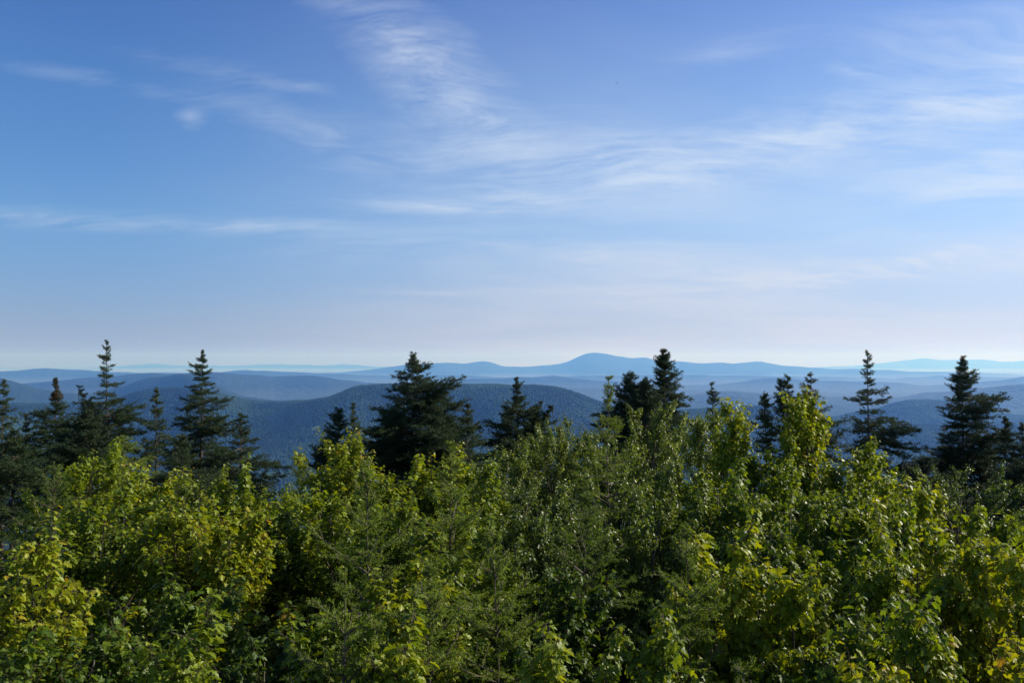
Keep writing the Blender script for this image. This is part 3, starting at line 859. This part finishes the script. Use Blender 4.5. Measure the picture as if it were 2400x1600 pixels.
S("tall dark spruce, highest of the clump right of the middle", 1556, 18, [(817, 2, 2), (830, 14, 12), (845, 22, 20), (862, 26, 24), (876, 30, 38), (890, 32, 30), (905, 30, 42), (925, 34, 50), (950, 42, 56), (1000, 60, 62)], 24, per=7, whorl=.12)
S("small open spruce poking up right of the dark clump", 1668, 15, [(898, 1, 1), (912, 8, 8), (925, 16, 14), (938, 14, 18), (955, 18, 28), (990, 28, 35)], 25, whorl=.2, per=4, fill=.3)
S("small green spruce between two leafy maple tops", 1790, 14, [(917, 1, 1), (932, 10, 14), (955, 16, 20), (985, 26, 22), (1020, 35, 35)], 26, tint=.6, per=4)
S("forked sparse spruce with two leaders", 1846, 14, [(882, 1, 1), (893, 14, 8), (910, 20, 14), (930, 34, 20), (950, 44, 26), (985, 38, 30), (1030, 45, 40)], 27, whorl=.18, per=4, fill=.3, twin=[(-20, 887)])
S("upswept open spruce with a russet tip behind the tallest maple", 1900, 14, [(871, 1, 1), (885, 10, 8), (898, 14, 24), (908, 32, 34), (925, 20, 26), (942, 24, 34), (965, 30, 80), (1000, 50, 90), (1050, 70, 80)], 28, whorl=.2, per=4, fill=.4, rusty=905)
S("tall thin spire of a spruce with widely spaced tiers", 2033, 17.5, [(823, 1, 1), (838, 5, 5), (850, 16, 14), (862, 8, 12), (878, 20, 26), (890, 8, 12), (903, 8, 14), (915, 24, 46), (930, 14, 20), (946, 48, 54), (960, 26, 30), (975, 44, 40), (985, 28, 80), (1000, 35, 62), (1010, 36, 112), (1040, 40, 115), (1090, 60, 120)], 29, whorl=.21, per=6, fill=.25)
S("dark spruce with long stepped boughs reaching right", 2256, 17.5, [(836, 2, 2), (848, 8, 10), (862, 20, 14), (876, 24, 22), (884, 20, 56), (897, 46, 50), (910, 28, 24), (925, 20, 30), (937, 20, 88), (947, 76, 60), (958, 42, 90), (972, 38, 45), (985, 46, 104), (1000, 40, 70), (1020, 50, 95), (1040, 48, 110), (1080, 75, 130)], 30, whorl=.16, per=7, fill=.6, tint=.35)
S("small spruce under the long boughs at right", 2354, 16, [(975, 1, 1), (995, 12, 12), (1020, 20, 20), (1060, 40, 35)], 31, tint=.5)
S("short spruce cut by the right edge", 2394, 16, [(990, 1, 1), (1010, 14, 14), (1040, 28, 28), (1090, 45, 45)], 32, tint=.45)
S("low broad dark spruce in the hollow before the right-hand spire", 2165, 15.5, [(1068, 1, 1), (1080, 25, 25), (1110, 60, 60), (1160, 90, 90)], 33, tint=.35, per=7)
S("dark bushy spruce below the ragged top at left", 205, 15, [(962, 1, 1), (978, 22, 25), (1000, 50, 50), (1040, 75, 80)], 34, tint=.35, per=7, whorl=.13)
S("spreading dark spruce filling the left margin under the slim one", 35, 14, [(1005, 1, 1), (1025, 25, 25), (1060, 60, 60), (1110, 95, 95)], 35, tint=.5, per=6)
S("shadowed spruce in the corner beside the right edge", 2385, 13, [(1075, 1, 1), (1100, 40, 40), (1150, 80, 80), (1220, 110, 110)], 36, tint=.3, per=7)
S("dark low spruce between the cone-shaped spruce and the young maples", 430, 14, [(1020, 1, 1), (1045, 30, 30), (1080, 55, 55), (1130, 80, 80)], 37, tint=.45, per=6)

# ------------------------------------------------------------------ bright young spruces among the leaves
GY = "bright young spruces growing among the leafy trees"
def Y(label, px, d, prof, seed, **k):
    kw = dict(mat='young', nl=.019, nw=.0055, dens=330, tint=.5, whorl=.24, per=5, up=.75, lat_sp=.07, ratio=.45, fill=.5); kw.update(k)
    spruce("young_spruce", label, "young spruce", GY, px, d, prof, seed, **kw)
Y("lone bare leader of a young spruce standing before the dark clump", 1426, 8, [(880, 1, 1), (905, 12, 14), (925, 16, 16), (950, 14, 14), (985, 30, 30), (1040, 60, 60), (1100, 90, 90)], 51, whorl=.2, fill=.1)
Y("drooping pale young spruce above the left-hand maples", 292, 9.5, [(1018, 1, 1), (1040, 30, 30), (1070, 60, 60), (1110, 90, 90)], 52, up=.2)
Y("blue-green young spruce with upright fingers in the valley gap", 702, 9, [(1068, 1, 1), (1085, 22, 22), (1110, 34, 40), (1150, 55, 60)], 53, tint=.3)
Y("young spruce with a straight dark stem in the left-centre maples", 865, 5.4, [(1078, 1, 1), (1110, 22, 22), (1160, 60, 60), (1230, 100, 100), (1320, 140, 140)], 54)
Y("young spruce with a bent leader in the middle of the leaves", 1056, 5.8, [(1042, 1, 1), (1080, 18, 18), (1130, 50, 50), (1200, 95, 95), (1300, 130, 130)], 55)
Y("young spruce with a curved tip under the central maples", 1156, 4.5, [(1238, 1, 1), (1290, 35, 35), (1360, 85, 85), (1450, 130, 130), (1560, 160, 160)], 56)
Y("lowest young spruce left of the dark hollow at the bottom", 812, 3.7, [(1328, 1, 1), (1390, 40, 40), (1460, 85, 85), (1560, 130, 130), (1640, 160, 160)], 57)
Y("short young spruce at the bottom edge beside the curved maple shoot", 886, 3.7, [(1462, 1, 1), (1510, 40, 40), (1580, 90, 90), (1660, 130, 130)], 58)
Y("blue-green young spruce left of the drooping maple shoots", 1606, 4.2, [(1222, 1, 1), (1290, 30, 30), (1350, 80, 80), (1430, 100, 120), (1540, 130, 130)], 59, tint=.45)
Y("tip of a small spruce at the bottom edge right of centre", 1738, 3.6, [(1560, 1, 1), (1600, 40, 40), (1660, 80, 80)], 60, tint=.3)
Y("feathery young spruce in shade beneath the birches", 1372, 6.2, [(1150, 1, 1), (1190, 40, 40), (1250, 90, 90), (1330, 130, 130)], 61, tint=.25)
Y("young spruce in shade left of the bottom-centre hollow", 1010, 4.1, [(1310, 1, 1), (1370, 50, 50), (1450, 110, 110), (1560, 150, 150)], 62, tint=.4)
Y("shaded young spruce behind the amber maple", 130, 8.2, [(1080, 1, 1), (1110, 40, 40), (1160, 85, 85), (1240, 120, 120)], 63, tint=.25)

# ------------------------------------------------------------------ leafy trees
GM = "young maples in front of the lookout"
GB = "birches in front of the lookout"
sd = [100]
def M(label, px, row, d, hw, tint, **k):
    sd[0] += 1
    broadleaf("maple_tree", label, "maple", GM, px, row, d, hw, 'maple', tint, sd[0], **k)
def B(label, px, row, d, hw, tint, **k):
    sd[0] += 1
    broadleaf("birch_tree", label, "birch", GB, px, row, d, hw, 'birch', tint, sd[0], **k)
# back row
M("yellow-green maple rising under the ragged spruce at left", 215, 1045, 9, 62, .6)
M("maple with golden tips below the thin pale-tipped spruce", 360, 1085, 8, 62, .68, tips=.5)
B("small birch with hanging pale twigs left of the valley gap", 470, 1108, 7.6, 50, .6)
M("rounded maple crest at the foot of the drooping spruce", 550, 1112, 7.4, 46, .55)
M("low flat-topped maple at the lower edge of the valley gap", 650, 1152, 7.4, 45, .6)
M("maple with a slender orange-tipped shoot right of the valley gap", 785, 1022, 8, 42, .62, tips=.5)
M("maple in front of the widest spruce, left half", 900, 1088, 8, 60, .62)
M("maple crest lifting a bright tuft before the widest spruce", 1012, 1052, 8.4, 58, .68)
M("maple shoulder below the light green young spruce", 1108, 1092, 8, 60, .5)
B("low birch left of the shaggy spruce's foot", 1192, 1052, 11, 60, .5)
B("birch top in front of the shaggy spruce", 1285, 1002, 12, 60, .6)
B("birch top right of the shaggy spruce", 1352, 988, 12.5, 50, .5)
B("birch between the lone leader and the hill gap", 1445, 1025, 10, 60, .55)
B("tall birch overlapping the dark clump right of the middle", 1545, 945, 12, 36, .5)
B("birch climbing beside the small open spruce", 1640, 962, 10, 45, .62)
M("maple with two loose shoots of big leaves against the hills", 1722, 936, 8.6, 22, .66, dens=.8, tips=.15)
M("tallest maple, a bright leafy spire before the upswept spruce", 1882, 903, 8.6, 24, .68, tips=.2)
M("broad green maple below the two loose shoots", 1800, 1035, 8.2, 66, .5)
M("rounded maple left of the thin spire's foot", 1985, 1038, 8.6, 62, .52)
B("fine-leaved birch filling the middle under the birch tops", 1480, 1090, 8.6, 95, .48)
B("grey-green birch under the low birch", 1240, 1128, 8.4, 85, .42)
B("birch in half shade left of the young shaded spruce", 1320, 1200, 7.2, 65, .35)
B("loose dark birch before the stepped spruce at right", 2235, 1098, 12, 95, .35)
M("bright maple crest sloping down from the rounded maple at right", 2120, 1122, 7, 64, .7)
M("maple below the loose dark birch", 2240, 1182, 6.6, 80, .55)
M("maple against the shadowed corner at the right edge", 2365, 1255, 6.4, 60, .6)
# middle rows
M("shaded maple at the left edge above the amber one", 55, 1262, 6, 60, .3)  # shade at this edge is put into a darker leaf tint
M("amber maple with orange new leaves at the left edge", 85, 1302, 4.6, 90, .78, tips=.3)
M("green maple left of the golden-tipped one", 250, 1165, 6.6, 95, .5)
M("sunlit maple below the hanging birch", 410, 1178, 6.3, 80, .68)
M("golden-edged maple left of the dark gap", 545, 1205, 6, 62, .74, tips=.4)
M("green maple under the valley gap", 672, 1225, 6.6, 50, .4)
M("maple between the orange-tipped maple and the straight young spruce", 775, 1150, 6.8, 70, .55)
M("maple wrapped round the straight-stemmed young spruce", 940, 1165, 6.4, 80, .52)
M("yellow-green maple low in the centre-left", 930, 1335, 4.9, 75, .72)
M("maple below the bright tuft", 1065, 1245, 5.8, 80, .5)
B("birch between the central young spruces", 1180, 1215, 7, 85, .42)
M("dim maple with a few lit leaves over the central hollow", 1345, 1350, 5.2, 50, .25)  # shade of the hollow set as a low leaf tint
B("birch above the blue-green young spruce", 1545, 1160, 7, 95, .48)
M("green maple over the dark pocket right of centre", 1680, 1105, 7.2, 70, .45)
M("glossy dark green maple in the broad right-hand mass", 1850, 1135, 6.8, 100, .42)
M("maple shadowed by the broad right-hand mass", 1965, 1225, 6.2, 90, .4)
M("dim maple in the pocket behind the drooping shoots", 1740, 1300, 6, 60, .15)  # dark leaf tint stands in for the pocket's shade
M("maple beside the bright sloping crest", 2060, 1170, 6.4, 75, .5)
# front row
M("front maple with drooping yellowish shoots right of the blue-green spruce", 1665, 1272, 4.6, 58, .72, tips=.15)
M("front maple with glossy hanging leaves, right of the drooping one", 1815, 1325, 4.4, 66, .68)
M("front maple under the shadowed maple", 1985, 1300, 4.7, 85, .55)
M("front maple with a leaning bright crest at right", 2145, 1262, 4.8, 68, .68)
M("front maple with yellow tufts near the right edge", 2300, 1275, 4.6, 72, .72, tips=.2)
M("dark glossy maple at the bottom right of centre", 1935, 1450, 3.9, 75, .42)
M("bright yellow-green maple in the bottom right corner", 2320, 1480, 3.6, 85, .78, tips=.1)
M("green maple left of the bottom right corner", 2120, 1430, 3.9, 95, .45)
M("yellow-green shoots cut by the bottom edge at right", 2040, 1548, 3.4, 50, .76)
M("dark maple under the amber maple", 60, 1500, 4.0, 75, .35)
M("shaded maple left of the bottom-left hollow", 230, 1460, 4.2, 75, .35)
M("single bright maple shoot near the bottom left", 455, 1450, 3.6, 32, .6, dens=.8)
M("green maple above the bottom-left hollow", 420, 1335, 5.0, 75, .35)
M("dim maple right of the bottom-left hollow", 625, 1480, 4.9, 60, .15)  # hollow's shade carried by the darkened leaf colour
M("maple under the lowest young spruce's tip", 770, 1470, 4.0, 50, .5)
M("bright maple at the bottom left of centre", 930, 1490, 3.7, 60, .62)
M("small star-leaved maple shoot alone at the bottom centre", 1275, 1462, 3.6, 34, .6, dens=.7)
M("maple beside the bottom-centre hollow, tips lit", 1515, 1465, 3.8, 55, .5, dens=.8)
M("dim maple low behind the lone star-leaved shoot", 1180, 1500, 4.8, 50, .15)  # leaf tint darkened to imitate deep shade

# ------------------------------------------------------------------ undergrowth on the summit
def undergrowth():
    rr = np.random.default_rng(5)
    n = 52000
    d = np.sqrt(rr.uniform(2.2 ** 2, 17.0 ** 2, n)); a = rr.uniform(-0.75, 0.75, n)
    x = d * np.sin(a); y = d * np.cos(a)
    g = ground_z(x, y)
    hmax = 1.1 + 2.4 * np.clip(fbm(x / 1.2, y / 1.2, 71, 3) + 0.55, 0, 1)
    z = g + rr.random(n) ** 0.7 * hmax
    P = np.stack([x, y, z], 1)
    D = rr.normal(0, 1, (n, 3)); D[:, 2] = -np.abs(D[:, 2]) * .7
    acc = Acc()
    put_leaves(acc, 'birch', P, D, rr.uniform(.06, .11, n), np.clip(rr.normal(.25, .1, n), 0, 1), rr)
    # thin stems that carry them
    m = 1500
    d = np.sqrt(rr.uniform(2.2 ** 2, 17.0 ** 2, m)); a = rr.uniform(-0.75, 0.75, m)
    x = d * np.sin(a); y = d * np.cos(a); g = ground_z(x, y)
    P0 = np.stack([x, y, g - .05], 1); P1 = P0 + np.stack([rr.normal(0, .3, m), rr.normal(0, .3, m), rr.uniform(1.2, 3.0, m)], 1)
    prisms(acc, P0, P1, .008, .003, 4, .1)
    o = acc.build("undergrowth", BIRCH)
    tag(o, "dark leafy undergrowth filling the hollows beneath the young trees", "undergrowth", None, 'stuff')
undergrowth()

# ------------------------------------------------------------------ the bird
def bird():
    d = 120.0
    px, row = 1447, 190
    c = np.array([(px - 1200) / F * d, d, EYE - (row - HOR) / F * d])
    m, t = new_mat("dark_plumage")
    p = N(t, 'ShaderNodeBsdfPrincipled'); p.inputs['Roughness'].default_value = .8
    nz = N(t, 'ShaderNodeTexNoise'); nz.inputs['Scale'].default_value = 30
    cc = ramp(t, nz.outputs['Fac'], [(.3, (.01, .01, .012)), (.7, (.03, .028, .03))]); t.links.new(cc, p.inputs['Base Color'])
    o = N(t, 'ShaderNodeOutputMaterial'); t.links.new(p.outputs[0], o.inputs[0])
    a = Acc()
    # one continuous body: beak, head, breast, rump, tail
    xs = [-.165, -.14, -.125, -.10, -.07, -.03, .02, .07, .12, .20]
    rw = [.001, .006, .018, .024, .024, .036, .038, .026, .014, .022]
    rh = [.001, .006, .018, .024, .026, .038, .036, .022, .010, .003]
    n = 10
    V = [(x, rw[i] * cos(q * 2 * pi / n), rh[i] * sin(q * 2 * pi / n) + (0.006 if 1 < i < 4 else 0)) for i, x in enumerate(xs) for q in range(n)]
    T = []
    for i in range(len(xs) - 1):
        for q in range(n):
            r = (q + 1) % n
            T += [(i * n + q, i * n + r, (i + 1) * n + r), (i * n + q, (i + 1) * n + r, (i + 1) * n + q)]
    T += [((len(xs) - 1) * n, (len(xs) - 1) * n + i + 1, (len(xs) - 1) * n + i) for i in range(1, n - 1)]
    a.add(V, T)
    # wings: thick swept aerofoils rooted in the shoulders
    for s in (-1, 1):
        st = [(0.0, -.05, .05, .012, .0), (.08, -.07, .05, .010, .03), (.17, -.055, .045, .007, .045), (.25, -.01, .04, .004, .04), (.31, .035, .05, .001, .03)]
        V = []
        for (yy, x0, x1, th, z) in st:
            V += [(x0, s * yy, z + .004), ((x0 + x1) / 2, s * yy, z + .004 + th), (x1, s * yy, z + .002), ((x0 + x1) / 2, s * yy, z + .004 - th * .4)]
        T = []
        for i in range(len(st) - 1):
            for q in range(4):
                r = (q + 1) % 4
                T += [(i * 4 + q, i * 4 + r, i * 4 + 4 + r), (i * 4 + q, i * 4 + 4 + r, i * 4 + 4 + q)]
        a.add(V, T)
    ob = a.build("bird", m, smooth=True)
    ob.location = c; ob.rotation_euler = (0.25, 0.05, 0.35)
    tag(ob, "tiny dark bird flying alone in the upper sky", "bird")
bird()
